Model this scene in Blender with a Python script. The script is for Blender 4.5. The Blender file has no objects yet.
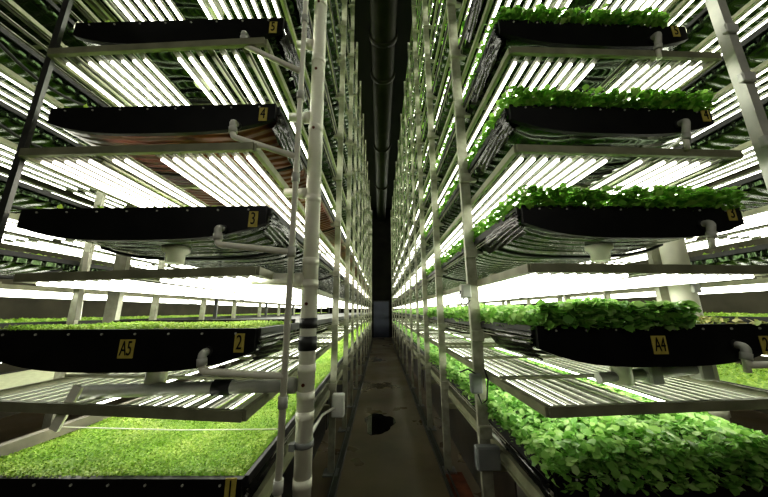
import bpy, math, random
import numpy as np
from mathutils import Vector, Euler

random.seed(4)
rng = np.random.default_rng(7)
S = bpy.context.scene
COL = S.collection

# ------------------------------------------------------------------ camera
F = 279.0
H = 1.5
CAM = Vector((0.0, 0.0, H))
ROT = Euler((math.radians(90 + 12.63), 0, math.radians(-0.82)), 'XYZ').to_matrix() @ \
      Euler((0, 0, math.radians(-0.45)), 'XYZ').to_matrix()
cd = bpy.data.cameras.new('camera')
cam = bpy.data.objects.new('camera', cd)
COL.objects.link(cam)
cd.sensor_width = 36.0
cd.lens = F / 768 * 36.0
cd.clip_start = 0.05
cd.clip_end = 100
cam.matrix_world = ROT.to_4x4()
cam.location = CAM
S.camera = cam


def ray(u, v):
    return ROT @ Vector(((u - 384) / F, (248.5 - v) / F, -1))


def at(u, v, y):
    """survey helper: where the sight line through a photo point meets depth y"""
    d = ray(u, v)
    return CAM + d * (y / d.y)


def atz(u, v, z):
    d = ray(u, v)
    return CAM + d * ((z - H) / d.z)


# ------------------------------------------------------------------ materials
def new_mat(name):
    m = bpy.data.materials.new(name)
    m.use_nodes = True
    nt = m.node_tree
    b = nt.nodes['Principled BSDF']
    return m, nt, b


def noise_col(nt, scale, c0, c1, lo=0.35, hi=0.65, detail=4, vec=None):
    n = nt.nodes.new('ShaderNodeTexNoise')
    n.inputs['Scale'].default_value = scale
    n.inputs['Detail'].default_value = detail
    r = nt.nodes.new('ShaderNodeValToRGB')
    r.color_ramp.elements[0].position = lo
    r.color_ramp.elements[1].position = hi
    r.color_ramp.elements[0].color = (*c0, 1)
    r.color_ramp.elements[1].color = (*c1, 1)
    nt.links.new(n.outputs['Fac'], r.inputs['Fac'])
    if vec is None:
        g = nt.nodes.new('ShaderNodeNewGeometry')
        nt.links.new(g.outputs['Position'], n.inputs['Vector'])
    else:
        nt.links.new(vec, n.inputs['Vector'])
    return n, r


def plain(name, c0, c1, rough=0.5, metal=0.0, scale=6.0, bump=0.0, spec=0.5):
    m, nt, b = new_mat(name)
    n, r = noise_col(nt, scale, c0, c1)
    nt.links.new(r.outputs['Color'], b.inputs['Base Color'])
    b.inputs['Roughness'].default_value = rough
    b.inputs['Metallic'].default_value = metal
    b.inputs['Specular IOR Level'].default_value = spec
    if bump:
        bp = nt.nodes.new('ShaderNodeBump')
        bp.inputs['Strength'].default_value = bump
        bp.inputs['Distance'].default_value = 0.02
        nt.links.new(n.outputs['Fac'], bp.inputs['Height'])
        nt.links.new(bp.outputs['Normal'], b.inputs['Normal'])
    return m


def emit(name, col, strength):
    m, nt, b = new_mat(name)
    b.inputs['Base Color'].default_value = (0.8, 0.8, 0.75, 1)
    b.inputs['Emission Color'].default_value = (*col, 1)
    b.inputs['Emission Strength'].default_value = strength
    return m


def liner(name, c0, c1, metal, rough, wave=9.0):
    m, nt, b = new_mat(name)
    n, r = noise_col(nt, 3.0, c0, c1)
    nt.links.new(r.outputs['Color'], b.inputs['Base Color'])
    b.inputs['Roughness'].default_value = rough
    b.inputs['Metallic'].default_value = metal
    b.inputs['Specular IOR Level'].default_value = 0.6
    if not metal: b.inputs['Specular Tint'].default_value = (0.62, 1.0, 0.45, 1)  # green reflection of the plants put into the specular tint
    w = nt.nodes.new('ShaderNodeTexWave')
    w.bands_direction = 'Y'
    w.inputs['Scale'].default_value = wave / 10 * 3.6
    w.inputs['Distortion'].default_value = 5.0
    w.inputs['Detail'].default_value = 2.0
    w.inputs['Detail Scale'].default_value = 0.7
    g = nt.nodes.new('ShaderNodeNewGeometry')
    nt.links.new(g.outputs['Position'], w.inputs['Vector'])
    bp = nt.nodes.new('ShaderNodeBump')
    bp.inputs['Strength'].default_value = 0.8
    bp.inputs['Distance'].default_value = 0.018
    nt.links.new(w.outputs['Fac'], bp.inputs['Height'])
    nt.links.new(bp.outputs['Normal'], b.inputs['Normal'])
    return m


def leafmat(name, cols, trans=0.35, rough=0.45, patch=((0.82, 0.84, 0.8), (1.1, 1.06, 1.0))):
    m, nt, b = new_mat(name)
    g = nt.nodes.new('ShaderNodeNewGeometry')
    r = nt.nodes.new('ShaderNodeValToRGB')
    e = r.color_ramp.elements
    while len(e) < len(cols):
        e.new(0.5)
    for i, c in enumerate(cols):
        e[i].position = i / (len(cols) - 1)
        e[i].color = (*c, 1)
    nt.links.new(g.outputs['Random Per Island'], r.inputs['Fac'])
    n, pr = noise_col(nt, 3.2, patch[0], patch[1], 0.38, 0.62, 5)
    mu = nt.nodes.new('ShaderNodeMix'); mu.data_type = 'RGBA'; mu.blend_type = 'MULTIPLY'
    mu.inputs['Factor'].default_value = 1.0
    nt.links.new(r.outputs['Color'], mu.inputs['A']); nt.links.new(pr.outputs['Color'], mu.inputs['B'])
    nt.links.new(mu.outputs['Result'], b.inputs['Base Color'])
    b.inputs['Roughness'].default_value = rough
    t = nt.nodes.new('ShaderNodeBsdfTranslucent')
    nt.links.new(mu.outputs['Result'], t.inputs['Color'])
    mx = nt.nodes.new('ShaderNodeMixShader')
    mx.inputs['Fac'].default_value = trans
    nt.links.new(b.outputs['BSDF'], mx.inputs[1])
    nt.links.new(t.outputs['BSDF'], mx.inputs[2])
    out = nt.nodes['Material Output']
    nt.links.new(mx.outputs['Shader'], out.inputs['Surface'])
    return m


TUBE = 8.2
M = dict(
    rail=plain('painted_rail', (0.20, 0.205, 0.13), (0.29, 0.295, 0.19), 0.45, 0.15, 9),
    post=plain('galvanised_post', (0.28, 0.28, 0.21), (0.42, 0.42, 0.33), 0.4, 0.25, 14),
    black=plain('black_panel', (0.004, 0.004, 0.004), (0.008, 0.008, 0.007), 0.42, 0, 8, 0, 0.2),
    rubber=plain('black_rubber', (0.008, 0.008, 0.008), (0.015, 0.015, 0.014), 0.5, 0, 20),
    liner=liner('black_liner', (0.004, 0.005, 0.004), (0.010, 0.014, 0.008), 0.0, 0.12),
    film=plain('crumpled_film', (0.004, 0.004, 0.004), (0.007, 0.008, 0.006), 0.16, 0, 30),
    liner_warm=liner('warm_reflection_liner', (0.04, 0.012, 0.006), (0.24, 0.075, 0.035), 0.5, 0.3, 14.0),  # reddish reflection of the warm tubes put into the liner colour
    pvc=plain('white_pvc', (0.74, 0.73, 0.60), (0.85, 0.84, 0.72), 0.35, 0, 7),
    pvcg=plain('grey_pvc', (0.42, 0.43, 0.38), (0.55, 0.55, 0.48), 0.4, 0, 9),
    batten=plain('fixture_batten', (0.62, 0.64, 0.52), (0.74, 0.76, 0.63), 0.45, 0, 5),
    tube=emit('lit_tube', (1.0, 1.0, 0.87), TUBE),
    tubew=emit('lit_tube_warm', (1.0, 0.93, 0.84), TUBE),
    dead=plain('dead_tube', (0.55, 0.57, 0.42), (0.62, 0.64, 0.5), 0.25),
    dark=plain('dark_steel', (0.05, 0.052, 0.046), (0.08, 0.083, 0.075), 0.4, 0.4, 12),
    dirt=plain('dirty_sheet', (0.02, 0.017, 0.012), (0.05, 0.042, 0.03), 0.35, 0.1, 4),
    off=plain('unlit_tube', (0.16, 0.16, 0.12), (0.2, 0.2, 0.15), 0.3),
    channel=plain('shaded_channel', (0.10, 0.10, 0.075), (0.14, 0.14, 0.11), 0.5, 0, 6),  # shade put into the colour so strip undersides and tube gaps read dark
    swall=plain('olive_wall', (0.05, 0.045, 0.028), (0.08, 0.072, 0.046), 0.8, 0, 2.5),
    pvcd=plain('weathered_beam', (0.12, 0.11, 0.085), (0.19, 0.17, 0.13), 0.6, 0, 8),
    rust=plain('rusty_steel', (0.09, 0.022, 0.006), (0.17, 0.05, 0.017), 0.8, 0.1, 12, 0.4),
    box=plain('grey_box', (0.17, 0.18, 0.18), (0.22, 0.23, 0.22), 0.5, 0, 8),
    boxw=plain('pale_box', (0.5, 0.51, 0.47), (0.6, 0.6, 0.55), 0.45, 0, 8),
    yellow=plain('yellow_plate', (0.40, 0.33, 0.06), (0.50, 0.42, 0.10), 0.6, 0, 30),
    duct=plain('dark_duct', (0.010, 0.010, 0.006), (0.018, 0.018, 0.011), 0.6, 0.0, 3, 0, 0.1),
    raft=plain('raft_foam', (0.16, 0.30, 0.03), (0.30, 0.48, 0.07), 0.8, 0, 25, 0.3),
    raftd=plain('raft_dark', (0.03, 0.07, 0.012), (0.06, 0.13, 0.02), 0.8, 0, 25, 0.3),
    raftp=plain('raft_pale', (0.45, 0.48, 0.30), (0.55, 0.58, 0.38), 0.8, 0, 25, 0.1),
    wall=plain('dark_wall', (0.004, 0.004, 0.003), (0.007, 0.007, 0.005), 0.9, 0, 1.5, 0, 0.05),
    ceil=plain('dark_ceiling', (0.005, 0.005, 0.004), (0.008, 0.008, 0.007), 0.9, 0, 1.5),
    door=plain('dark_door', (0.012, 0.016, 0.03), (0.018, 0.022, 0.04), 0.5, 0, 3),
    leafy=leafmat('leafy_green', [(0.15, 0.36, 0.07), (0.25, 0.50, 0.11), (0.38, 0.63, 0.18), (0.54, 0.76, 0.32)], 0.42),
    leafd=leafmat('deep_green', [(0.15, 0.40, 0.05), (0.25, 0.54, 0.08), (0.36, 0.66, 0.13), (0.50, 0.76, 0.22)], 0.42),
    seed=leafmat('seedling_green', [(0.20, 0.37, 0.025), (0.31, 0.50, 0.045), (0.42, 0.60, 0.08), (0.56, 0.70, 0.15)], 0.3, patch=((0.80, 0.90, 0.9), (1.25, 1.12, 1.8))),
    sparse=leafmat('pale_sprout', [(0.25, 0.36, 0.08), (0.36, 0.40, 0.12), (0.42, 0.36, 0.16)], 0.3),
)

# floor: stained damp concrete
m, nt, b = new_mat('damp_concrete')
n, r = noise_col(nt, 1.6, (0.085, 0.062, 0.033), (0.16, 0.122, 0.07), 0.3, 0.7, 8)
nt.links.new(r.outputs['Color'], b.inputs['Base Color'])
n2, r2 = noise_col(nt, 0.9, (0.22, 0.22, 0.22), (0.5, 0.5, 0.5), 0.35, 0.65, 5)
nt.links.new(r2.outputs['Color'], b.inputs['Roughness'])
n3 = nt.nodes.new('ShaderNodeTexNoise'); n3.inputs['Scale'].default_value = 30; n3.inputs['Detail'].default_value = 6
bp = nt.nodes.new('ShaderNodeBump'); bp.inputs['Strength'].default_value = 0.12; bp.inputs['Distance'].default_value = 0.01
nt.links.new(n3.outputs['Fac'], bp.inputs['Height']); nt.links.new(bp.outputs['Normal'], b.inputs['Normal'])
M['floor'] = m
m, nt, b = new_mat('dirty_water')
n, r = noise_col(nt, 3, (0.003, 0.003, 0.0025), (0.006, 0.006, 0.005))
nt.links.new(r.outputs['Color'], b.inputs['Base Color'])
b.inputs['Roughness'].default_value = 0.03
M['water'] = m


# ------------------------------------------------------------------ mesh helpers
class MB:
    def __init__(s):
        s.v, s.f, s.m, s.mats, s.sm = [], [], [], [], []

    def mi(s, mat):
        if mat not in s.mats:
            s.mats.append(mat)
        return s.mats.index(mat)

    def face(s, idx, mat, smooth=False):
        s.f.append(tuple(idx)); s.m.append(s.mi(mat)); s.sm.append(smooth)

    def hexa(s, p, mat):
        """p: 8 points, bottom ring then top ring"""
        o = len(s.v)
        s.v += [tuple(q) for q in p]
        for q in ((3, 2, 1, 0), (4, 5, 6, 7), (0, 1, 5, 4), (1, 2, 6, 5), (2, 3, 7, 6), (3, 0, 4, 7)):
            s.face([o + i for i in q], mat)

    def box(s, x0, x1, y0, y1, z0, z1, mat):
        x0, x1 = min(x0, x1), max(x0, x1)
        s.hexa([(x0, y0, z0), (x1, y0, z0), (x1, y1, z0), (x0, y1, z0),
                (x0, y0, z1), (x1, y0, z1), (x1, y1, z1), (x0, y1, z1)], mat)

    def bar(s, a, b, w, h, mat, up=Vector((0, 0, 1))):
        a, b = Vector(a), Vector(b)
        d = (b - a).normalized()
        if abs(d.dot(up)) > 0.98:
            up = Vector((0, 1, 0))
        sx = d.cross(up).normalized() * (w / 2)
        sz = sx.cross(d).normalized() * (h / 2)
        s.hexa([a - sx - sz, a + sx - sz, b + sx - sz, b - sx - sz,
                a - sx + sz, a + sx + sz, b + sx + sz, b - sx + sz], mat)

    def cham(s, x0, x1, y0, y1, z0, z1, c, mat):
        """box with chamfered vertical edges and top edges"""
        def ring(e, z):
            return [(x0 + e + c, y0 + e, z), (x1 - e - c, y0 + e, z), (x1 - e, y0 + e + c, z), (x1 - e, y1 - e - c, z),
                    (x1 - e - c, y1 - e, z), (x0 + e + c, y1 - e, z), (x0 + e, y1 - e - c, z), (x0 + e, y0 + e + c, z)]
        o = len(s.v)
        for e, z in ((c, z0), (0, z0 + c), (0, z1 - c), (c, z1)):
            s.v += ring(e, z)
        for k in range(3):
            for i in range(8):
                j = (i + 1) % 8
                s.face([o + k * 8 + i, o + k * 8 + j, o + k * 8 + 8 + j, o + k * 8 + 8 + i], mat)
        s.face([o + i for i in range(7, -1, -1)], mat)
        s.face([o + 24 + i for i in range(8)], mat)

    def sweep(s, pts, r, mat, n=10, cap=True, smooth=True):
        pts = [Vector(p) for p in pts]
        rs = r if isinstance(r, (list, tuple)) else [r] * len(pts)
        o = len(s.v)
        ref = None
        for i, p in enumerate(pts):
            d = (pts[min(i + 1, len(pts) - 1)] - pts[max(i - 1, 0)]).normalized()
            if ref is None:
                ref = Vector((0, 0, 1)) if abs(d.z) < 0.9 else Vector((1, 0, 0))
            u = (ref - d * ref.dot(d)).normalized()
            ref = u
            w = d.cross(u)
            for k in range(n):
                a = 2 * math.pi * k / n
                s.v.append(tuple(p + (u * math.cos(a) + w * math.sin(a)) * rs[i]))
        for i in range(len(pts) - 1):
            for k in range(n):
                k2 = (k + 1) % n
                s.face([o + i * n + k, o + i * n + k2, o + (i + 1) * n + k2, o + (i + 1) * n + k], mat, smooth)
        if cap:
            s.face([o + k for k in range(n - 1, -1, -1)], mat)
            e = o + (len(pts) - 1) * n
            s.face([e + k for k in range(n)], mat)

    def build(s, name, parent=None, off=None):
        off = off if off is not None else (Vector(parent['_o']) if parent is not None else Vector((0, 0, 0)))
        me = bpy.data.meshes.new(name)
        v = [(a - off.x, c - off.y, d - off.z) for a, c, d in s.v]
        me.from_pydata(v, [], s.f)
        for mt in s.mats:
            me.materials.append(mt)
        me.polygons.foreach_set('material_index', s.m)
        me.polygons.foreach_set('use_smooth', s.sm)
        me.update()
        o = bpy.data.objects.new(name, me)
        COL.objects.link(o)
        if parent is not None:
            o.parent = parent
            o['_o'] = list(off)
        else:
            o.location = off
            o['_o'] = list(off)
        return o


def tag(o, label, cat, group=None, kind=None):
    o['label'] = label
    o['category'] = cat
    if group: o['group'] = group
    if kind: o['kind'] = kind
    return o


def thing(name, label, cat, loc, group=None):
    o = bpy.data.objects.new(name, None)
    COL.objects.link(o)
    o.empty_display_size = 0.1
    o.location = loc
    o['_o'] = list(loc)
    return tag(o, label, cat, group)


def struct(name, mb):
    o = mb.build(name)
    o['kind'] = 'structure'
    return o


def copy_thing(src, loc, label, extra=()):
    r = src.copy(); COL.objects.link(r); r.location = loc; r['label'] = label
    for ch in list(src.children):
        c = ch.copy(); COL.objects.link(c); c.parent = r
        for g in ch.children:
            d = g.copy(); COL.objects.link(d); d.parent = c
    return r


def elbow(p0, p1, p2, rad, n=6):
    """polyline p0-p1-p2 with a round bend of radius rad at p1"""
    p0, p1, p2 = Vector(p0), Vector(p1), Vector(p2)
    a, b = (p0 - p1).normalized(), (p2 - p1).normalized()
    q0, q1 = p1 + a * rad, p1 + b * rad
    out = [p0]
    for i in range(n + 1):
        t = i / n
        out.append((q0 * (1 - t) ** 2) + (p1 * 2 * t * (1 - t)) + (q1 * t * t))
    out.append(p2)
    return out


ORD = ['first', 'second', 'third', 'fourth', 'fifth', 'sixth', 'seventh', 'eighth', 'ninth', 'tenth',
       'eleventh', 'twelfth', 'thirteenth', 'fourteenth', 'fifteenth', 'sixteenth']

# ------------------------------------------------------------------ layout (metres)
D = 1.275            # depth of the trough fronts
Z0, PITCH = 0.853, 0.5655
NT = 12              # tiers
YEND = 16.4
ZC = 8.0
RACK = {
    'L': dict(sg=-1, xi=0.545, xo=1.735, fi=0.60, fo=1.80, name='seedling rack'),
    'R': dict(sg=1, xi=0.690, xo=1.805, fi=0.70, fo=1.86, name='leafy rack'),
    'LL': dict(sg=-1, xi=2.97, xo=4.15, fi=3.0, fo=4.18, name='rack behind the seedling rack'),
    'RR': dict(sg=1, xi=3.08, xo=4.22, fi=3.1, fo=4.25, name='rack behind the leafy rack'),
}


def ztop(k):
    return Z0 + PITCH * k


# ------------------------------------------------------------------ room
mb = MB(); mb.box(-5.6, 5.6, -2.5, 17.0, -0.1, 0, M['floor']); struct('floor', mb)
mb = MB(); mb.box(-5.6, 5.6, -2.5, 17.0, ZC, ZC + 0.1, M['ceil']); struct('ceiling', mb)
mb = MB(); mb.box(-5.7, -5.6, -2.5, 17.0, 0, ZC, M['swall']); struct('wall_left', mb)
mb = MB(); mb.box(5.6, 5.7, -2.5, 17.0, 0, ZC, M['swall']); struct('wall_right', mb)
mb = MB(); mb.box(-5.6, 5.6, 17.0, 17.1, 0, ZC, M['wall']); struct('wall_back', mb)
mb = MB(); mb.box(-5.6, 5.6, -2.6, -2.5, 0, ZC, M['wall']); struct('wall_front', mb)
d1 = MB(); d1.box(-0.40, 0.50, 16.95, 17.0, 0, 2.05, M['door'])
d1.bar((-0.42, 16.96, 0), (-0.42, 16.96, 2.1), 0.06, 0.08, M['black']); d1.bar((0.52, 16.96, 0), (0.52, 16.96, 2.1), 0.06, 0.08, M['black'])
d1.bar((-0.45, 16.96, 2.09), (0.55, 16.96, 2.09), 0.08, 0.06, M['black'])
struct('door_1', d1)

# floor guide rails along the aisle
for sx, x, lab in ((-1, -0.385, 'low steel guide rail along floor beside the seedling rack'),
                   (1, 0.575, 'low steel guide rail along floor beside the leafy rack')):
    mb = MB()
    mb.box(x - 0.006, x + 0.006, -1.0, 16.6, 0.0, 0.045, M['dark'])
    mb.box(x - 0.006, x + sx * 0.055, -1.0, 16.6, 0.0, 0.008, M['dark'])
    mb.box(x + sx * 0.05, x + sx * 0.06, -1.0, 16.6, 0.0, 0.03, M['dark'])
    tag(mb.build('guide_rail'), lab, 'rail')

# puddle with an irregular outline
mb = MB()
pc = atz(379, 423, 0.0)
ring = []
for i in range(28):
    a = 2 * math.pi * i / 28
    rr = 1 + 0.14 * math.sin(3 * a + 1) + 0.07 * math.sin(5 * a) + 0.04 * math.sin(9 * a + 2)
    ring.append((pc.x + 0.20 * rr * math.cos(a), pc.y + 0.36 * rr * math.sin(a), 0.004))
o = len(mb.v); mb.v += ring + [(p[0], p[1], 0.0005) for p in ring]
mb.face(range(28), M['water'])
for i in range(28):
    j = (i + 1) % 28
    mb.face([28 + i, 28 + j, j, i], M['water'])
tag(mb.build('puddle'), 'dark water puddle on the aisle floor between the racks', 'puddle')

# ceiling duct over the aisle
t = thing('ceiling_duct', 'dark round ventilation duct running under the ceiling above the aisle', 'duct', (0.06, 6, 7.3))
mb = MB(); mb.sweep([(0.09, 0.5, 7.35), (0.09, 16.9, 7.35)], 0.27, M['duct'], 20); mb.build('duct_pipe', t)
for y in (2.6, 4.9, 5.9, 9.0, 12.2):
    mb = MB(); mb.sweep([(0.09, y - 0.05, 7.35), (0.09, y + 0.05, 7.35)], 0.31, M['duct'], 20); mb.build('flange', t)
    mb = MB(); mb.bar((0.09, y, 7.64), (0.09, y, 8.0), 0.03, 0.03, M['duct']); mb.build('hanger', t)


# ------------------------------------------------------------------ leaves
def leaf_mesh(name, P, size, mat, tilt=0.6, wide=0.75, aim=None):
    n = len(P)
    T = np.array([[0, 0, 0], [-.38, .3, .07], [0, .34, 0], [.38, .3, .07], [-.34, .7, .05], [0, .72, .03], [.34, .7, .05], [0, 1, -.10]], float)
    T[:, 0] *= wide / 0.75
    T[:, 1] -= 0.45
    yaw = rng.uniform(0, 2 * math.pi, n)
    pit = rng.normal(0.1, tilt, n)
    rol = rng.normal(0, tilt * 0.7, n)
    cy, sy, cp, sp, cr, sr = np.cos(yaw), np.sin(yaw), np.cos(pit), np.sin(pit), np.cos(rol), np.sin(rol)
    sz = size * rng.uniform(0.7, 1.25, n)
    V = T[None] * sz[:, None, None]
    x, y, z = V[..., 0], V[..., 1], V[..., 2]
    x, z = x * cr[:, None] + z * sr[:, None], -x * sr[:, None] + z * cr[:, None]
    y, z = y * cp[:, None] - z * sp[:, None], y * sp[:, None] + z * cp[:, None]
    x, y = x * cy[:, None] - y * sy[:, None], x * sy[:, None] + y * cy[:, None]
    V = np.stack([x, y, z], -1) + P[:, None, :]
    return poly(name, V.reshape(-1, 3), np.array([0, 2, 1, 0, 3, 2, 1, 2, 5, 4, 2, 3, 6, 5, 4, 5, 7, 5, 6, 7]),
                np.array([3, 3, 4, 4, 3, 3]), n, 8, mat)


def tiny_mesh(name, P, size, mat):
    """seedlings: a kite-shaped cotyledon each"""
    n = len(P)
    T = np.array([[0, -.5, 0], [.32, .05, .1], [0, .5, 0.05], [-.32, .05, .1]], float)
    yaw = rng.uniform(0, 2 * math.pi, n); pit = rng.normal(0.2, 0.5, n)
    sz = size * rng.uniform(0.7, 1.3, n)
    V = T[None] * sz[:, None, None]
    x, y, z = V[..., 0], V[..., 1], V[..., 2]
    cp, sp, cy, sy = np.cos(pit)[:, None], np.sin(pit)[:, None], np.cos(yaw)[:, None], np.sin(yaw)[:, None]
    y, z = y * cp - z * sp, y * sp + z * cp
    x, y = x * cy - y * sy, x * sy + y * cy
    V = np.stack([x, y, z], -1) + P[:, None, :]
    return poly(name, V.reshape(-1, 3), np.array([0, 1, 2, 0, 2, 3]), np.array([3, 3]), n, 4, mat)


def poly(name, V, loop, tot, n, nv, mat):
    me = bpy.data.meshes.new(name)
    me.vertices.add(len(V)); me.vertices.foreach_set('co', V.astype(np.float32).ravel())
    L = (np.arange(n)[:, None] * nv + loop[None]).ravel()
    me.loops.add(len(L)); me.loops.foreach_set('vertex_index', L.astype(np.int32))
    tt = np.tile(tot, n)
    st = np.concatenate([[0], np.cumsum(tt)[:-1]])
    me.polygons.add(len(tt)); me.polygons.foreach_set('loop_start', st.astype(np.int32)); me.polygons.foreach_set('loop_total', tt.astype(np.int32))
    me.polygons.foreach_set('use_smooth', np.ones(len(tt), bool))
    me.materials.append(mat)
    me.update(calc_edges=True)
    return me


def uni(n, a, b):
    return rng.uniform(min(a, b), max(a, b), n)


def leafy_points(sg, xi, xo, y0, y1, dens, hgt, low=0.0, bulge=0.02):
    """surface points of a dense leafy canopy; heights are above the trough rim"""
    w = abs(xo - xi)
    n = int(w * (y1 - y0) * dens)
    X = uni(n, xi, xo); Y = uni(n, y0, y1)
    top = hgt * (0.8 + 0.25 * np.sin(X * 9 + 2 * np.sin(Y * 3)) * np.sin(Y * 7 + X * 4))
    s = (X - xi) / (xo - xi)
    ed = np.minimum(np.minimum(s, 1 - s) / 0.08, np.minimum((Y - y0) / 0.10, 1))
    top = top * np.clip(0.45 + 0.55 * ed, 0, 1)
    Z = low + (top - low) * rng.beta(4, 1.2, n)
    return np.stack([sg * X, Y, Z], -1)


def edge_points(sg, xa, xb, ya, yb, n, lo, hi, j=0.015):
    t = rng.uniform(0, 1, n)
    X = xa + (xb - xa) * t + rng.normal(0, j, n)
    Y = ya + (yb - ya) * t + rng.normal(0, j, n)
    Z = rng.uniform(lo, hi, n)
    return np.stack([sg * X, Y, Z], -1)


def place(name, me, k, label, cat, group):
    o = bpy.data.objects.new(name, me)
    COL.objects.link(o)
    o.location = (0, 0, ztop(k))
    return tag(o, label, cat, group, 'stuff')


# right rack greens -------------------------------------------------
R = RACK['R']


def right_green(xo, hgt, dn, df, lf, mat, over=0.0):
    P1 = leafy_points(1, R['xi'] + 0.02, xo, D - 0.01, 4.2, dn * 1.3, hgt)
    P2 = edge_points(1, R['xi'] + 0.02, xo, D - 0.005, D + 0.01, int(dn * 0.35), -over, hgt * 0.8)
    P3 = edge_points(1, R['xi'] + 0.005, R['xi'] + 0.005, D, 4.2, int(dn * 0.6), -0.01, hgt * 0.75)
    A = np.concatenate([P1, P2, P3])
    B = leafy_points(1, R['xi'] + 0.01, R['xo'], 4.2, 16.2, df, hgt)
    P = np.concatenate([A, B])
    sz = np.concatenate([np.full(len(A), lf), np.full(len(B), lf * 1.5)])
    return leaf_mesh('leafy_canopy', P, sz, mat, 0.55)


gl = 'leafy greens growing in troughs'
me0 = right_green(R['xo'] + 0.03, 0.15, 3400, 500, 0.04, M['leafy'], 0.05)
place('leafy_greens', me0, 0, 'dense bright leafy greens spilling over the lowest trough of leafy rack', 'plants', gl)
# second tier: tall greens near the aisle, sparse sprouts at the outer end
xm = R['xi'] + 0.72
P1 = leafy_points(1, R['xi'] + 0.02, xm, D - 0.01, 4.2, 2600, 0.13)
P2 = edge_points(1, R['xi'] + 0.02, xm, D - 0.005, D + 0.01, 800, 0.0, 0.11)
P3 = edge_points(1, R['xi'] + 0.005, R['xi'] + 0.005, D, 4.2, 1200, -0.01, 0.09)
P4 = leafy_points(1, R['xi'] + 0.01, R['xo'], 4.2, 16.2, 420, 0.13)
P = np.concatenate([P1, P2, P3, P4])
sz = np.concatenate([np.full(len(P) - len(P4), 0.043), np.full(len(P4), 0.07)])
place('leafy_greens', leaf_mesh('leafy_canopy', P, sz, M['leafy'], 0.55), 1,
      'tall leafy greens above the black A4 trough panel', 'plants', gl)
P1 = leafy_points(1, xm, R['xo'] - 0.01, D + 0.01, 4.2, 900, 0.055)
place('young_sprouts', leaf_mesh('sprout_canopy', P1, np.full(len(P1), 0.03), M['sparse'], 0.7), 1,
      'short yellowish sprouts at the outer end of the A4 trough', 'plants', None)
me2 = right_green(R['xo'] - 0.01, 0.135, 2600, 220, 0.035, M['leafd'])
place('leafy_greens', me2, 2, 'leafy greens in the leafy rack trough numbered 3', 'plants', gl)
place('leafy_greens', me2, 3, 'leafy greens in the leafy rack trough numbered 4', 'plants', gl)
me4 = right_green(R['xo'] - 0.13, 0.11, 2200, 220, 0.034, M['leafd'])
place('leafy_greens', me4, 4, 'leafy greens in the leafy rack trough numbered 5', 'plants', gl)
P = np.concatenate([edge_points(1, R['xi'], R['xi'] + 0.05, D, 16.2, 1, 0, 0.1),
                    leafy_points(1, R['xi'] - 0.005, R['xi'] + 0.18, D, 16.2, 900, 0.11),
                    leafy_points(1, R['xi'] + 0.18, R['xo'], D, 16.2, 120, 0.11)])
meU = leaf_mesh('leafy_canopy', P, np.full(len(P), 0.06), M['leafd'], 0.6)
for k in range(5, NT):
    place('leafy_greens', meU, k, 'leafy greens along the %s trough from the floor of leafy rack' % ORD[k], 'plants', gl)

# left rack seedlings -----------------------------------------------
L = RACK['L']


def seed_pts(sg, xi, xo, y0, y1, n):
    X = uni(n, xi, xo); Y = uni(n, y0, y1)
    Z = 0.008 + 0.016 * rng.random(n) + 0.006 * np.sin(X * 14) * np.sin(Y * 11 + X * 5)
    return np.stack([sg * X, Y, Z], -1)


gs = 'seedling carpets growing in troughs'
A = seed_pts(-1, L['xi'] + 0.02, L['xo'] - 0.02, D + 0.02, 3.0, 65000)
B = seed_pts(-1, L['xi'] + 0.02, L['xo'] - 0.02, 3.0, 6.0, 20000)
C_ = seed_pts(-1, L['xi'] + 0.02, L['xo'] - 0.02, 6.0, 16.2, 14000)
P = np.concatenate([A, B, C_])
sz = np.concatenate([np.full(len(A), 0.0125), np.full(len(B), 0.022), np.full(len(C_), 0.04)])
meS = tiny_mesh('seedling_carpet', P, sz, M['seed'])
place('seedlings', meS, 0, 'yellow-green seedling carpet in the lowest trough of seedling rack', 'plants', gs)
P = seed_pts(-1, L['xi'] + 0.02, L['xo'] - 0.02, D + 0.02, 1.86, 15000)
meS1 = tiny_mesh('seedling_carpet', P, np.full(len(P), 0.013), M['seed'])
place('seedlings', meS1, 1, 'thin strip of green seedlings above the black A5 trough panel', 'plants', gs)
P = seed_pts(-1, L['xi'] + 0.02, L['xo'] - 0.02, D + 0.02, 16.2, 16000)
meS2 = tiny_mesh('seedling_carpet', P, np.full(len(P), 0.03), M['seed'])
for k in range(2, NT):
    place('seedlings', meS2, k, 'seedlings in the %s trough from the floor of seedling rack' % ORD[k], 'plants', gs)
# racks beyond
for key, mat, lb in (('LL', M['seed'], 'seedlings'), ('RR', M['seed'], 'seedlings')):
    q = RACK[key]
    P = seed_pts(q['sg'], q['xi'] + 0.02, q['xo'] - 0.02, D + 0.02, 16.2, 16000)
    mN = tiny_mesh('seedling_carpet', P, np.full(len(P), 0.035), mat)
    for k in range(1 if key == 'LL' else 0, 3):
        place('seedlings', mN, k, 'seedlings in %s trough from the floor of %s' % (ORD[k], q['name']), 'plants', 'seedlings on the racks behind')


# ------------------------------------------------------------------ troughs
def depth_prof(s, Hh):
    return Hh * (0.50 + 0.50 * (1 - abs(2 * s - 1) ** 3.2))


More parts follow.
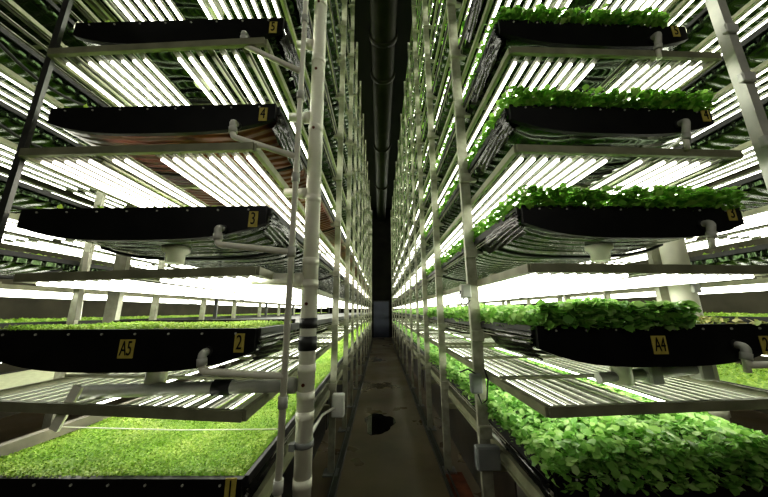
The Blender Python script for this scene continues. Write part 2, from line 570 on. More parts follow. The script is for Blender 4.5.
def text_mesh(body, size, mat, name, parent, pos):
    cu = bpy.data.curves.new('txt', 'FONT')
    cu.body = body; cu.size = size; cu.extrude = 0.0008
    cu.align_x = 'CENTER'; cu.align_y = 'CENTER'
    o = bpy.data.objects.new('txt', cu)
    COL.objects.link(o)
    bpy.context.view_layer.update()
    dg = bpy.context.evaluated_depsgraph_get()
    me = bpy.data.meshes.new_from_object(o.evaluated_get(dg))
    bpy.data.objects.remove(o)
    me.materials.clear(); me.materials.append(mat)
    q = bpy.data.objects.new(name, me)
    COL.objects.link(q)
    q.parent = parent
    q.location = Vector(pos) - Vector(parent['_o'])
    q.rotation_euler = (math.radians(90), 0, 0)
    q.scale = (0.72 if len(body) == 1 else 0.58, 1.15, 1)
    return q


SKEW = 0.03


def trough(key, k, plates=(), elb=None, main=True, hull_mat=None):
    q = RACK[key]; sg = q['sg']; xi, xo = q['xi'], q['xo']
    zt = ztop(k)
    Hh = 0.150 if k > 1 else 0.172
    if k == 1: Hh = 0.165
    lab = {'L': 'black growing trough of seedling rack', 'R': 'black growing trough of leafy rack',
           'LL': 'black trough of %s' % q['name'], 'RR': 'black trough of %s' % q['name']}[key]
    if plates:
        lab += ' with yellow number %s plate' % plates[0][0]
    lab += ', %s from the floor' % ORD[k]
    t = thing('growing_trough', lab, 'trough', (sg * (xi + xo) / 2, D, zt - Hh), 'growing troughs of the %s' % q['name'])
    yf = lambda x: D * (1 + SKEW * (abs(x) - xi) / (xo - xi))
    N = 16
    # hull: film liner stretched along the whole row
    mb = MB()
    ys = [0.02, 0.35, 0.7, 1.1] + [1.6 + 0.6 * i for i in range(23)] if main else [0.02, 3, 6, 9, 12, 15.1]
    hm = hull_mat or M['liner']
    for j, dy in enumerate(ys):
        for i in range(N + 1):
            s = i / N
            x = xi + 0.012 + (xo - xi - 0.024) * s
            dd = depth_prof(s, Hh * 0.93) * (1 + 0.05 * math.sin(j * 2.1 + s * 3 + k))
            y = min(yf(x) + dy, YEND)
            mb.v.append((sg * x, y, zt - dd))
        mb.v.append((sg * (xo - 0.012), min(yf(xo) + dy, YEND), zt)); mb.v.append((sg * (xi + 0.012), min(yf(xi) + dy, YEND), zt))
    W = N + 3
    for j in range(len(ys) - 1):
        for i in range(W - 1):
            if i == N + 1: continue
            a = j * W + i
            fidx = [a, a + 1, a + 1 + W, a + W]
            mb.face(fidx, hm, i < N)
        a = j * W + W - 1
        mb.face([a, j * W, (j + 1) * W, a + W], hm)
    mb.build('liner_hull', t)
    # bed
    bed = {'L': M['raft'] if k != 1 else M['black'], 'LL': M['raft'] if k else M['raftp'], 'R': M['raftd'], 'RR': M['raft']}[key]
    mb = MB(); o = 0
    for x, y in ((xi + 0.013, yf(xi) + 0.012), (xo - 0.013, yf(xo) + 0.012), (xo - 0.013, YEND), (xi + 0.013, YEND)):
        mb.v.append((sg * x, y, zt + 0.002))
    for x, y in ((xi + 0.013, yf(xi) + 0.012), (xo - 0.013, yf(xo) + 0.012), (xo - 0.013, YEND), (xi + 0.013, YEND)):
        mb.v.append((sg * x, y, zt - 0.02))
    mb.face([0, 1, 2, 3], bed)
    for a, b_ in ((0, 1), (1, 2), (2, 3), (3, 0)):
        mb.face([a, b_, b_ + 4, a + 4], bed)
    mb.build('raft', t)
    if key == 'L' and k == 1:
        mb = MB(); mb.box(sg * (xi + 0.013), sg * (xo - 0.013), 1.88, 1.90, zt - 0.02, zt + 0.035, M['black']); mb.build('divider', t)
    # front panel
    mb = MB()
    for dy in (-0.012, 0.012):
        for i in range(N * 2 + 1):
            s = i / (N * 2)
            x = xi - 0.004 + (xo - xi + 0.008) * s
            mb.v.append((sg * x, yf(x) + dy, zt + 0.012))
            mb.v.append((sg * x, yf(x) + dy, zt - depth_prof(s, Hh)))
    K = (N * 2 + 1) * 2
    for i in range(N * 2):
        a = 2 * i
        mb.face([a, a + 1, a + 3, a + 2], M['black'])
        mb.face([K + a, K + a + 2, K + a + 3, K + a + 1], M['black'])
        mb.face([a, a + 2, K + a + 2, K + a], M['black'])
        mb.face([a + 1, K + a + 1, K + a + 3, a + 3], M['black'])
    mb.face([0, K, K + 1, 1], M['black']); mb.face([K - 2, K - 1, 2 * K - 1, 2 * K - 2], M['black'])
    if main:
        for i in range(8):   # screw heads
            x = xi + 0.08 + (xo - xi - 0.16) * i / 7
            mb.sweep([(sg * x, yf(x) - 0.012, zt - 0.008), (sg * x, yf(x) - 0.017, zt - 0.008)], 0.005, M['pvcg'], 6)
    mb.build('front_panel', t)
    # rim rails on both sides
    for x in (xi, xo):
        mb = MB()
        xx = x + (-0.008 if x == xi else 0.008)
        mb.box(sg * (xx - 0.009), sg * (xx + 0.009), yf(x) + 0.015, YEND, zt - 0.028, zt + 0.012, M['rubber'])
        if main and x == xi:
            for dz in (-0.045, -0.062):
                mb.sweep([(sg * (xx - 0.002), D + 0.03, zt + dz), (sg * (xx - 0.002), YEND, zt + dz)], 0.0035, M['post'], 5)
        mb.build('rim_rail', t)
    if not main:
        return t
    # U-shaped support bands under the hull
    for y in (1.72, 3.2):
        mb = MB()
        pts = [(sg * (xi - 0.004), y, zt - 0.03)] + [(sg * (xi + (xo - xi) * i / N), y, zt - depth_prof(i / N, Hh) * 1.02 - 0.006) for i in range(N + 1)] + [(sg * (xo + 0.004), y, zt - 0.03)]
        mb.sweep(pts, 0.010, M['rubber'], 8)
        mb.build('support_band', t)
    # crumpled liner fold at the aisle-side corner
    mb = MB()
    nx, ny = 16, 14
    rr = random.Random(k * 7 + (0 if key == 'L' else 99))
    for j in range(ny + 1):
        for i in range(nx + 1):
            y = D + 0.015 + 0.5 * j / ny
            fall = (1 - j / ny)
            zz = zt - 0.012 - (Hh * 0.75) * i / nx
            out = 0.008 + fall * 0.02 * (0.5 + 0.5 * math.sin(i * (1.5 + 1.2 * fall) + k + 0.25 * j)) + 0.004 * rr.random()
            curve = 0.5 * Hh * max(0, i / nx - 0.5)
            mb.v.append((sg * (xi - out + curve), y, zz))
    for j in range(ny):
        for i in range(nx):
            a = j * (nx + 1) + i
            mb.face([a, a + 1, a + nx + 2, a + nx + 1], M['film'], True)
    mb.build('liner_fold', t)
    if k == 4:   # curled pale offcut of film at the outer end
        mb = MB()
        for j in range(7):
            a = j / 6
            for i_ in range(4):
                mb.v.append((sg * (xo + 0.004 + 0.05 * math.sin(a * 2.4)), D * (1 + SKEW) + 0.02 + 0.10 * i_ / 3, zt - 0.05 + 0.12 * a * (1 - 0.18 * i_)))
        for j in range(6):
            for i_ in range(3):
                q_ = j * 4 + i_
                mb.face([q_, q_ + 1, q_ + 5, q_ + 4], M['pvc'], True)
        mb.build('film_flap', t)['label'] = 'pale curled film flap'
    # centre drain under the hull
    xc = (xi + xo) / 2 - 0.03
    zb = zt - Hh * 0.93
    if k >= 1:
        mb = MB()
        zlow = zb - 0.085 if k > 1 else zb - 0.13
        mb.sweep([(sg * xc, 1.5, zb + 0.01), (sg * xc, 1.5, zb - 0.02), (sg * xc, 1.5, zb - 0.035), (sg * xc, 1.5, zlow)], [0.065, 0.065, 0.045, 0.045], M['pvc'], 16)
        mb.build('drain_pipe', t)
    for (body, u, v, sz) in plates:
        p = at(u, v, D)
        y = yf(abs(p.x)) - 0.012
        p = at(u, v, y - 0.004)
        w = 0.043 if len(body) == 1 else 0.066
        h = 0.078
        mp = MB()
        mp.cham(p.x - w / 2, p.x + w / 2, y - 0.004, y, p.z - h / 2, p.z + h / 2, 0.001, M['yellow'])
        pl = mp.build('number_plate', t)
        md = MB()
        f = 0.007   # dark centre field leaves a yellow border
        text_mesh(body, 0.074, M['black'], 'lettering', pl, (p.x, y - 0.0055, p.z))
    if elb:
        (u, v, vd) = elb
        p = at(u, v, D)
        y = yf(abs(p.x)) - 0.012
        mid, lo = at(u, v, y - 0.042), at(u, vd, y - 0.042)
        mb = MB()
        mb.sweep(elbow((mid.x, y, mid.z), mid, lo, 0.024), 0.0165, M['pvcg'], 12)
        mb.sweep([(mid.x, y + 0.002, mid.z), (mid.x, y - 0.012, mid.z)], 0.023, M['rubber'], 12)
        mb.sweep([lo + (mid - lo).normalized() * 0.03, lo], 0.0195, M['pvcg'], 12)
        e = mb.build('drain_elbow', t)
        return t, lo.copy()
    return t


POLE_T, POLE_B = at(306, 0, 1.22), at(278, 490, 1.22)


def pole_at(z):
    f = (z - POLE_B.z) / (POLE_T.z - POLE_B.z)
    return POLE_B.lerp(POLE_T, f)


Lplates = {0: [('1', 230, 490, 0)], 1: [('A5', 126, 349, 0), ('2', 239, 343, 0)], 2: [('3', 253, 219, 0)], 3: [('4', 263, 114, 0)], 4: [('5', 273, 27, 0)]}
Rplates = {1: [('A4', 660, 345, 0), ('2', 766, 345, 0)], 2: [('3', 732, 213, 0)], 3: [('4', 706, 115, 0)], 4: [('5', 676, 31, 0)]}
Lelb = {1: (202, 353, 366), 2: (218, 227, 240), 3: (233, 121, 133), 4: (244, 32, 42)}
Relb = {1: (746, 346, 360), 2: (711, 222, 238), 3: (686, 120, 140), 4: (658, 33, 50)}
for k in range(NT):
    r = trough('L', k, Lplates.get(k, ()), Lelb.get(k), hull_mat=M['liner_warm'] if k == 3 else None)
    if k in Lelb:
        t, p = r
        e = pole_at(at(290, {1: 376, 2: 252, 3: 157, 4: 72}[k], 1.22).z)
        mb = MB()
        mb.sweep(elbow((p.x, p.y, p.z + 0.012), (p.x, p.y, p.z - 0.02), e, 0.02), 0.0145, M['pvc'], 10)
        mb.build('drain_pipe', t)
    r = trough('R', k, Rplates.get(k, ()), Relb.get(k))
    if k in Relb:
        t, p = r
        mb = MB()
        mb.sweep([(p.x, p.y, p.z + 0.01), (p.x + 0.006, p.y + 0.01, p.z - 0.05)], 0.0125, M['pvc'], 10)
        if k == 1:
            mb.sweep(elbow((p.x, p.y, p.z + 0.01), (p.x, p.y, p.z - 0.02), (p.x + 0.35, p.y + 0.02, p.z - 0.02), 0.02), 0.0145, M['pvc'], 10)
        mb.build('drain_pipe', t)
for k in range(9):
    trough('LL', k, main=False)
    trough('RR', k, main=False)


# ------------------------------------------------------------------ light frames
NS = 18
SLOTS = [i for i in range(NS) if i not in (8, 9)]


def light_frame(key, k, sec, corners, tubemat, detail, dead=(), label='', nside=8, on=True):
    """corners: front-inner, front-outer, back-inner, back-outer"""
    fi, fo, bi, bo = [Vector(c) for c in corners]
    P = lambda s, t: fi.lerp(fo, s).lerp(bi.lerp(bo, s), t)
    q = RACK[key]
    grp = 'light frames of the %s' % q['name']
    up = Vector((0, 0, 1))
    length = (bi - fi).length

    def rails(mb_of):
        m1 = mb_of('front_rail'); m1.bar(P(0, 0), P(1, 0), 0.022, 0.040, M['rail'])
        m1 = mb_of('rear_rail'); m1.bar(P(0, 1), P(1, 1), 0.022, 0.040, M['rail'])
        for s in (0, 1):
            m1 = mb_of('side_rail'); m1.bar(P(s, 0), P(s, 1), 0.022, 0.040, M['rail'])
        for t in (0.2, 0.5, 0.8):
            m1 = mb_of('cross_bar'); m1.bar(P(0, t) + up * 0.028, P(1, t) + up * 0.028, 0.03, 0.016, M['rail'])

    def strip(mb, i):
        s = (i + 0.8) / (NS + 0.6)
        a, b = P(s, 0.008) - up * 0.010, P(s, 0.992) - up * 0.010
        mb.bar(a + up * 0.006, b + up * 0.006, 0.030, 0.005, M['batten'])
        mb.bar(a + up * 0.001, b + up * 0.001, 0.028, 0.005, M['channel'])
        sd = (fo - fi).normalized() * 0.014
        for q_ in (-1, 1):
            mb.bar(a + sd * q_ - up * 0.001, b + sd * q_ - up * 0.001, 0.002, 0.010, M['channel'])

    def tube(mb, i):
        s = (i + 0.8) / (NS + 0.6)
        a, b = P(s, 0.012) - up * 0.012, P(s, 0.988) - up * 0.012
        mt = tubemat if (on and i not in dead) else (M['dead'] if on else M['off'])
        n = 2 if length < 3 else 3
        for j in range(n):
            p = a.lerp(b, j / n + 0.01) - up * 0.0115; r = a.lerp(b, (j + 1) / n - 0.01) - up * 0.0115
            mb.sweep([p, r], 0.0085, mt, nside)

    if detail:
        t = thing('light_frame', label, 'light', (fi + fo) / 2, grp)
        lst = []

        def mk(n):
            m_ = MB(); lst.append((n, m_)); return m_
        rails(mk)
        for n, m_ in lst:
            m_.build(n, t)
        for i in SLOTS:
            m_ = MB(); strip(m_, i); st = m_.build('light_strip', t)
            m_ = MB(); tube(m_, i); tb = m_.build('tube', st)
            if i in dead:
                tb['label'] = 'unlit tube'
        return t
    m_ = MB()
    rails(lambda n: m_)
    for i in (SLOTS if key in ('L', 'R') else SLOTS[::2]):
        strip(m_, i); tube(m_, i)
    o = m_.build('light_frame', off=(fi + fo) / 2)
    return tag(o, label, 'light', grp)


def zi(uv, y):
    return at(uv[0], uv[1], y)


FRONT = {}
p = at(265, 42, 1.21); FRONT['L', 4] = (p, atz(50, 53, p.z))
p = at(254, 147, 1.21); FRONT['L', 3] = (p, atz(22, 153, p.z))
p = at(257, 271, 1.26); FRONT['L', 2] = (p, at(17, 278, 1.32))
p = at(243, 416, 1.21); FRONT['L', 1] = (p, atz(-45, 403.5, p.z))
p = at(510, 51, 1.25); FRONT['R', 4] = (p, atz(719, 57, p.z))
p = at(516, 149, 1.24); FRONT['R', 3] = (p, atz(740, 155, p.z))
p = at(530, 268, 1.23); FRONT['R', 2] = (p, at(775, 270, 1.27))
p = at(548, 412, 1.26); FRONT['R', 1] = (p, atz(795, 402, p.z))
FZ = {(s, k): FRONT[s, k][0].z for (s, k) in FRONT}
SEC = [1.21, 3.6, 6.2, 8.8, 11.4, 13.9, 16.4]
DEAD = {('L', 4): (1, 4, 16), ('L', 5): (16, 17), ('L', 3): (12,), ('R', 4): (10,), ('R', 3): (11, 17), ('L', 1): (2,), ('R', 1): (5,)}
for key in ('L', 'R'):
    q = RACK[key]; sg = q['sg']
    for k in range(1, NT + 1):
        z = FZ.get((key, k), ztop(k) - 0.285)
        tm = M['tubew'] if (key == 'L' and k == 3) else M['tube']
        for s in range(len(SEC) - 1):
            ya, yb = SEC[s] + (0.03 if s else 0), SEC[s + 1]
            if s == 0 and (key, k) in FRONT:
                f0, f1 = FRONT[key, k]
            else:
                f0, f1 = Vector((sg * q['fi'], ya, z)), Vector((sg * q['fo'], ya, z))
            c = (f0, f1, Vector((sg * q['fi'], yb, z)), Vector((sg * q['fo'], yb, z)))
            det = (s == 0 and k <= 5) or (s == 1 and k <= 2)
            pos = 'under %s trough' % ORD[k] if k < NT else 'above the topmost trough'
            lab = 'grow light frame %s of %s, %s bay down the aisle' % (pos, q['name'], ORD[s])
            light_frame(key, k, s, c, tm, det, DEAD.get((key, k), ()) if s == 0 else (), lab, 8 if s < 2 else 5)
for key in ('LL', 'RR'):
    q = RACK[key]; sg = q['sg']
    for k in range(1, 10):
        z = ztop(k) - 0.27
        for s, (ya, yb) in enumerate(((1.25, 6.2), (6.25, 11.3), (11.35, 16.4))):
            c = [Vector((sg * x, y, z)) for y in (ya, yb) for x in (q['fi'], q['fo'])]
            lab = 'grow light frame under %s trough of %s, %s bay' % (ORD[k] if k < 9 else 'top', q['name'], ORD[s])
            light_frame(key, k, s, c, M['tube'], False, (), lab, 6, on=not (key == 'LL' and k >= 6))


# ------------------------------------------------------------------ posts
def make_post(x, y, sg, w, label, group, tall=7.2, brackets=True, mt='post', dep=None):
    t = thing('rack_post', label, 'post', (x, y, 0), group)
    mb = MB()
    h = w / 2
    # C-channel: web towards the aisle, lips to the rack
    g = (dep or 0.036) / 2
    mb.box(x - h, x + h, y - g, y - g + 0.006, 0.01, tall, M[mt])
    mb.box(x - h, x - h + 0.006, y - g + 0.006, y + g, 0.01, tall, M[mt])
    mb.box(x + h - 0.006, x + h, y - g + 0.006, y + g, 0.01, tall, M[mt])
    mb.box(x - h + 0.006, x + h - 0.006, y + g - 0.006, y + g, 0.01, tall, M[mt])
    mb.build('upright', t)
    mb = MB(); mb.cham(x - h - 0.04, x + h + 0.04, y - h - 0.04, y + h + 0.04, 0, 0.012, 0.003, M['box']); mb.build('base_plate', t)
    if brackets:
        h0, h = h, g
        for k in range(NT):
            z = ztop(k) - 0.02
            h = h0
            mb = MB()
            mb.cham(x - h - 0.008, x + h + 0.004, y - g - 0.032, y - g - 0.001, z - 0.10, z - 0.03, 0.004, M['post'])
            mb.build('clamp', t)
            mb = MB()
            mb.bar((x + sg * h, y, z - 0.06), (x + sg * (h + 0.055), y, z - 0.06), 0.035, 0.03, M['post'])
            mb.build('bracket', t)
    return t


YS = [1.95, 3.06, 4.05, 4.95, 6.0, 7.2, 8.5, 9.9, 11.5, 13.3, 15.3]
XPL, XPR = -0.478, 0.642
pr = make_post(XPR, YS[0], 1, 0.068, 'steel post of leafy rack carrying grey junction box, nearest on the aisle', 'aisle posts of the leafy rack')
pf = make_post(XPR, YS[3], 1, 0.042, 'steel post of leafy rack on the aisle side, fourth down the aisle', 'aisle posts of the leafy rack')
for i, y in enumerate(YS[1:], 1):
    if i != 3:
        copy_thing(pr if i < 3 else pf, (XPR, y, 0), 'steel post of leafy rack on the aisle side, %s down the aisle' % ORD[i])
pl = make_post(XPL, YS[1], -1, 0.062, 'steel post of seedling rack, first behind the white standpipe', 'aisle posts of the seedling rack')
pf = make_post(XPL, YS[3], -1, 0.042, 'steel post of seedling rack on the aisle side, third behind the white standpipe', 'aisle posts of the seedling rack')
for i, y in enumerate(YS[2:], 2):
    if i != 3:
        copy_thing(pl if i < 3 else pf, (XPL, y, 0), 'steel post of seedling rack on the aisle side, %s behind the white standpipe' % ORD[i - 1])

# outer posts of the two main racks
pa = at(68.5, 0, 1.31); pb = at(3, 215, 1.31)
xo_l = (pa.x + pb.x) / 2
po = make_post(xo_l, 1.31, -1, 0.034, 'slim dark steel post at the outer front corner of seedling rack', 'outer posts of the seedling rack', brackets=False, mt='dark', dep=0.02)
for i, y in enumerate([3.2, 4.6, 6.0, 7.4, 8.8, 10.2, 11.6, 13.0, 14.4, 15.8], 1):
    copy_thing(po, (xo_l, y, 0), 'slim steel post on the outer side of seedling rack, %s from front' % ORD[i])
pa = at(714, 0, 1.27); pb = at(760, 130, 1.27)
xo_r = (pa.x + pb.x) / 2
pq = make_post(xo_r, 1.27, 1, 0.05, 'steel post with clamp blocks at the outer front corner of leafy rack', 'outer posts of the leafy rack', brackets=False, mt='pvcg', dep=0.05)
for (u, v) in ((714, 28), (735, 77), (757, 141)):
    c = at(u, v, 1.235)
    mb = MB(); mb.cham(xo_r - 0.055, xo_r + 0.02, 1.225, 1.254, c.z - 0.03, c.z + 0.03, 0.006, M['boxw']); mb.build('clamp_block', pq)
p0 = make_post(xo_r, 3.0, 1, 0.06, 'steel post on the outer side of leafy rack, second from front', 'outer posts of the leafy rack', brackets=False)
for i, y in enumerate([4.4, 5.8, 7.2, 8.6, 10.0, 11.4, 12.8, 14.2, 15.6], 2):
    copy_thing(p0, (xo_r, y, 0), 'steel post on the outer side of leafy rack, %s from front' % ORD[i])
# aisle posts of the racks behind
for key, x in (('LL', -2.9), ('RR', 3.0)):
    q = RACK[key]
    ys = [2.75, 3.7, 4.7, 5.7, 6.9, 8.2, 9.6, 11, 12.5, 14]
    pp = make_post(x, ys[0], q['sg'], 0.07, 'pale steel post of %s, nearest' % q['name'], 'posts of the %s' % q['name'], brackets=False)
    for i, y in enumerate(ys[1:], 1):
        copy_thing(pp, (x, y, 0), 'pale steel post of %s, %s from front' % (q['name'], ORD[i]))

# ------------------------------------------------------------------ white standpipe and thin drain pole
WY = 1.45
wt, wb_ = at(321, 0, WY), at(302, 492, WY)
wd = (wt - wb_)
wp = lambda z: wb_ + wd * ((z - wb_.z) / wd.z)
t = thing('standpipe', 'thick white plastic standpipe with black tape bands in front of seedling rack', 'pipe', wp(0))
mb = MB(); mb.sweep([wp(0), wp(7.2)], 0.040, M['pvc'], 24); mb.build('pipe', t)
for v in (6, 62, 130, 200, 262, 284, 368, 395, 415, 482):
    z = at(312, v, WY).z
    mb = MB(); mb.sweep([wp(z - 0.02), wp(z + 0.02)], 0.0425, M['pvc'], 24); mb.build('coupling', t)
for (v0, v1) in ((318, 328), (336, 350)):
    z0, z1 = at(308, v1, WY).z, at(308, v0, WY).z
    mb = MB(); mb.sweep([wp(z0), wp(z1)], 0.0445, M['rubber'], 24); mb.build('tape_band', t)['label'] = 'black tape band'
z = at(304, 443, WY).z
mb = MB(); mb.sweep([wp(z - 0.012), wp(z + 0.012)], 0.0450, M['box'], 24)
c = wp(z); mb.box(c.x - 0.055, c.x - 0.03, c.y - 0.05, c.y - 0.025, c.z - 0.014, c.z + 0.014, M['box']); mb.build('hose_clamp', t)
for v in (8, 74, 132, 304, 383):
    z = at(312, v, WY).z; c = wp(z)
    mb = MB(); mb.sweep([(c.x - 0.004, c.y - 0.039, z), (c.x - 0.004, c.y - 0.045, z)], 0.008, M['rust'], 8); mb.build('screw', t)
for z, ln, rr in ((1.66, 0.30, 0.032), (2.14, 0.16, 0.024), (2.62, 0.16, 0.026), (3.15, 0.14, 0.024)):
    c = wp(z)
    mb = MB(); mb.sweep([(c.x, c.y, z), (c.x - ln, c.y + 0.01, z + 0.01)], rr, M['pvc'], 16)
    mb.sweep([(c.x - 0.035, c.y, z), (c.x - 0.075, c.y, z)], rr + 0.007, M['pvc'], 16); mb.build('tee_branch', t)

# horizontal manifold below the A5 trough
z = at(303, 385, WY).z
c = wp(z)
t = thing('manifold_pipe', 'grey-white horizontal pipe with black coupler below the A5 trough', 'pipe', (c.x - 0.6, WY, z - 0.035))
e = at(80, 392, WY + 0.03)
mb = MB(); mb.sweep([(c.x - 0.046, WY, z), e], 0.030, M['pvcg'], 18); mb.build('pipe', t)
mb = MB(); mb.sweep([(c.x - 0.05, WY, z), (c.x - 0.11, WY, z)], 0.037, M['pvcg'], 18); mb.build('coupling', t)
a = Vector((c.x - 0.05, WY, z)); f = (at(222, 386, WY).x - a.x) / (e.x - a.x)
cc = a.lerp(e, f)
mb = MB(); mb.sweep([cc + Vector((0.042, 0, 0)), cc - Vector((0.042, 0, 0))], 0.036, M['rubber'], 18); mb.build('coupler', t)['label'] = 'black rubber coupler'
# right-hand manifold below A4
a = at(598, 378, 1.5); b_ = at(705, 368, 1.5)
t = thing('manifold_pipe', 'short pale pipe with square fittings below the A4 trough', 'pipe', (a + b_) / 2)
mb = MB(); mb.sweep([a, b_], 0.026, M['pvcg'], 14); mb.build('pipe', t)
for p in (at(651, 373, 1.49), at(700, 369, 1.5)):
    mb = MB(); mb.cham(p.x - 0.035, p.x + 0.035, p.y - 0.035, p.y + 0.035, p.z - 0.05, p.z + 0.06, 0.008, M['pvcg']); mb.build('fitting', t)

t = thing('drain_pole', 'thin grey upright drain pipe beside the white standpipe', 'pipe', pole_at(0))
mb = MB(); mb.sweep([pole_at(0.0), pole_at(7.0)], 0.0135, M['pvc'], 14); mb.build('pipe', t)
for v in (20, 96, 178, 252, 402, 486):
    z = at(290, v, 1.22).z
    mb = MB(); mb.sweep([pole_at(z - 0.022), pole_at(z + 0.022)], 0.019, M['pvcg'], 14); mb.build('coupling', t)
# thick pale pipe behind the leafy rack
t = thing('standpipe', 'thick pale standpipe beyond the outer side of leafy rack', 'pipe', (2.02, 1.88, 0))
c = at(680, 280, 1.88)
mb = MB(); mb.sweep([(c.x, 1.88, 0), (c.x, 1.88, 7)], 0.068, M['pvc'], 20); mb.build('pipe', t)
for z in (0.9, 1.74, 2.9):
    mb = MB(); mb.sweep([(c.x, 1.88, z - 0.035), (c.x, 1.88, z + 0.035)], 0.076, M['pvc'], 20); mb.build('coupling', t)
mb = MB(); mb.cham(c.x - 0.02, c.x + 0.03, 1.79, 1.812, 1.60, 1.66, 0.004, M['boxw']); mb.build('label_box', t)
c = at(660, 280, 1.98)
make_post(c.x, 1.98, 1, 0.075, 'pale steel post with top bracket just beside the thick pale standpipe', None, tall=3.2, brackets=False)
c = at(118, 285, 2.05)
make_post(c.x, 2.05, -1, 0.085, 'broad pale post seen behind the A5 trough of seedling rack', None, tall=3.0, brackets=False)
# leaning straps at the outer edge of the seedling rack
mb = MB(); mb.bar(at(87, 252, 1.9), at(78, 320, 1.9), 0.032, 0.006, M['pvc'], Vector((0, 1, 0)))
tag(mb.build('hanging_strap'), 'narrow pale metal strap hanging behind the A5 trough', 'strap')
a, b_ = at(79, 386, 1.36), at(54, 430, 1.36)
mb = MB(); mb.bar(a, b_, 0.04, 0.012, M['pvc'], Vector((0, 1, 0)))
tag(mb.build('diagonal_brace'), 'short pale diagonal brace at the outer edge below A5 trough', 'brace')
a, b_ = atz(-20, 458, 0.90), atz(105, 414, 0.90)
mb = MB(); mb.bar(a, b_ + (b_ - a) * 2.5, 0.04, 0.05, M['pvcd'])
tag(mb.build('side_beam'), 'grey beam along the outer side of the lowest seedling trough', 'beam')

# thin cord across the lowest seedling bed
mb = MB(); mb.sweep([at(60, 427, 1.62), at(180, 430, 1.62), at(284, 429, 1.62)], 0.003, M['pvc'], 6)
tag(mb.build('cord'), 'thin pale cord strung across the lowest seedling bed', 'cord')

# ------------------------------------------------------------------ under-rack beams, boxes, conduits
for key, x in (('L', -0.60), ('R', 0.765)):
    q = RACK[key]; sg = q['sg']
    mb = MB()
    mb.box(x - 0.025, x + 0.025, 1.4, 16.3, 0.60, 0.66, M['rail'])
    mb.box(x - 0.04, x + 0.04, 1.4, 16.3, 0.595, 0.602, M['rail'])
    tag(mb.build('floor_beam'), 'long steel beam carrying the lowest trough of %s' % q['name'], 'beam')
    mb = MB()
    xx = sg * (q['xo'] - 0.12)
    mb.box(xx - 0.025, xx + 0.025, 1.4, 16.3, 0.60, 0.66, M['rail'])
    mb.box(xx - 0.04, xx + 0.04, 1.4, 16.3, 0.595, 0.602, M['rail'])
    tag(mb.build('floor_beam'), 'outer steel beam under the lowest trough of %s' % q['name'], 'beam')
    px = XPL if key == 'L' else XPR
    for i, y in enumerate(YS[1 if key == 'L' else 0:]):
        mb = MB()
        mb.bar((px + sg * 0.036, y, 0.57), (sg * (q['xo'] + 0.02), y, 0.57), 0.04, 0.045, M['rail'])
        tag(mb.build('cross_beam'), 'short cross beam under lowest trough of %s, %s along aisle' % (q['name'], ORD[i]), 'beam', 'cross beams under the %s' % q['name'])
# dark splash panels beneath
for key in ('L', 'R'):
    q = RACK[key]; sg = q['sg']
    x = sg * (q['xi'] + 0.16)
    for i in range(7):
        y0 = 2.05 + i * 2.0
        mb = MB()
        mb.box(x, x + sg * 0.01, y0, y0 + 1.9, 0.0, 0.56, M['dirt'] if key == 'R' else M['black'])
        mb.box(x, x + sg * 0.022, y0, y0 + 1.9, 0.535, 0.56, M['dirt'])
        tag(mb.build('splash_panel'), 'dark sheet panel standing under lowest trough of %s, %s along aisle' % (q['name'], ORD[i]), 'panel', 'splash panels under the %s' % q['name'])
# rusty sill on the floor beside the leafy rack
mb = MB(); mb.box(0.60, 0.76, 1.6, 3.02, 0.0, 0.012, M['rust'])
tag(mb.build('rusty_plate'), 'rusty orange steel plate on floor beside the leafy rack posts', 'plate')


def jbox(name, label, u0, u1, v0, v1, y, dep, mat, cat='box', cables=()):
    a, b_ = at(u0, v1, y), at(u1, v0, y)
    t = thing(name, label, cat, ((a.x + b_.x) / 2, y, a.z))
    mb = MB(); mb.cham(min(a.x, b_.x), max(a.x, b_.x), y, y + dep, min(a.z, b_.z), max(a.z, b_.z), 0.006, mat); mb.build('housing', t)
    mb = MB(); g = 0.008
    mb.cham(min(a.x, b_.x) + g, max(a.x, b_.x) - g, y - 0.006, y, min(a.z, b_.z) + g, max(a.z, b_.z) - g, 0.002, mat); mb.build('cover', t)
    for pts, r, mt in cables:
        mb = MB(); mb.sweep(pts, r, mt, 8); mb.build('cable', t)
    return t


y = YS[0] - 0.018 - 0.055
cz = at(497, 452, y)
jbox('junction_box', 'dark grey electrical junction box low on the nearest leafy rack post', 478, 500, 447, 472, y, 0.05, M['box'])
for lab, a, m1, b_ in (('bent grey conduit rising from junction box to beam above', at(497, 449, 1.95), at(522, 462, 2.1), at(540, 492, 1.75)),
                       ('straight grey conduit running along the lowest leafy trough', at(535, 476, 1.5), at(500, 441, 2.0), at(470, 410, 2.8))):
    mb = MB(); mb.sweep(elbow(a, m1, b_, 0.06), 0.011, M['pvcg'], 10)
    tag(mb.build('conduit'), lab, 'conduit')
y = YS[0] - 0.018 - 0.042
c0 = at(478, 394, y); c1 = at(483, 372, y)
jbox('cable_box', 'small grey cable box with drooping wire on nearest leafy rack post', 472, 482, 374, 394, y, 0.04, M['box'],
     cables=[([at(478, 394, y + .02), at(482, 404, y), at(487, 400, y), at(488, 380, y), at(484, 368, y)], 0.005, M['rubber']),
             ([at(476, 374, y + .02), at(468, 369, y), at(460, 372, y + .05)], 0.005, M['rubber'])])
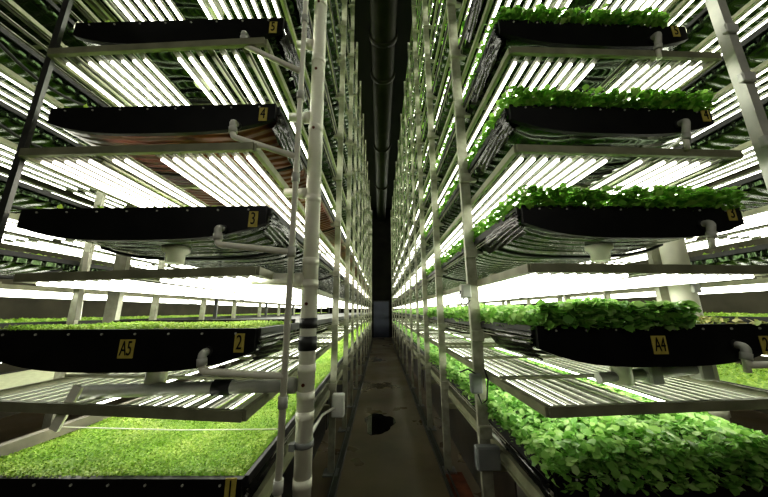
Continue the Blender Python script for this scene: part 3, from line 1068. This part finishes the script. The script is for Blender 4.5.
jbox('cable_box', 'pale driver box with dangling cables beside nearest leafy post', 462, 471, 284, 298, y, 0.05, M['boxw'],
     cables=[([at(464, 298, y + .02), at(461, 303, y), at(466, 306, y), at(470, 300, y)], 0.005, M['rubber']),
             ([at(462, 290, y + .02), at(457, 296, y), at(460, 302, y)], 0.005, M['rubber'])])
y = 2.948
jbox('junction_box', 'pale square junction box on the first seedling rack post', 331, 344, 395, 418, y, 0.09, M['boxw'])
mb = MB(); mb.sweep(elbow(at(334, 408, y - 0.01), at(322, 415, y - 0.2), at(306, 442, WY + 0.02), 0.1), 0.012, M['pvcg'], 10)
tag(mb.build('conduit'), 'bent grey conduit from the pale junction box to the standpipe', 'conduit')

# black hoses looping along the racks behind
gh = 'black hose loops on the rack behind the seedling rack'
for k in range(2, 6):
    for i in range(4):
        y0 = 1.7 + i * 1.1
        z = ztop(k) - 0.07
        mb = MB()
        mb.sweep([(-2.95, y0 + 0.9 * j / 8, z - 0.12 * math.sin(math.pi * j / 8) - 0.02) for j in range(9)], 0.014, M['rubber'], 8)
        tag(mb.build('hose'), 'black hose loop on %s trough of the rack behind seedlings, %s from front' % (ORD[k], ORD[i]), 'hose', gh)

# soft fill light added behind the camera to brighten the rack fronts
ld = bpy.data.lights.new('front_fill_light', 'AREA')
ld.shape = 'RECTANGLE'; ld.size = 6.0; ld.size_y = 2.0; ld.energy = 42; ld.color = (1.0, 0.98, 0.86)
lo_ = bpy.data.objects.new('front_fill_light', ld); COL.objects.link(lo_)
lo_.location = (0, -2.2, 3.6); lo_.rotation_euler = (math.radians(78), 0, 0)

# ------------------------------------------------------------------ world and view
w = bpy.data.worlds.new('world'); S.world = w; w.use_nodes = True
w.node_tree.nodes['Background'].inputs['Color'].default_value = (0.9, 1.0, 0.75, 1)
w.node_tree.nodes['Background'].inputs['Strength'].default_value = 0.02
S.view_settings.view_transform = 'Standard'
S.view_settings.look = 'Medium High Contrast'
S.view_settings.exposure = -0.05
S.cycles.max_bounces = 8
S.cycles.diffuse_bounces = 4
S.cycles.glossy_bounces = 4
S.cycles.sample_clamp_indirect = 6.0
for o in bpy.data.objects:
    if o.get('category') == 'beam':
        o['kind'] = 'thing'
    if '_o' in o:
        del o['_o']
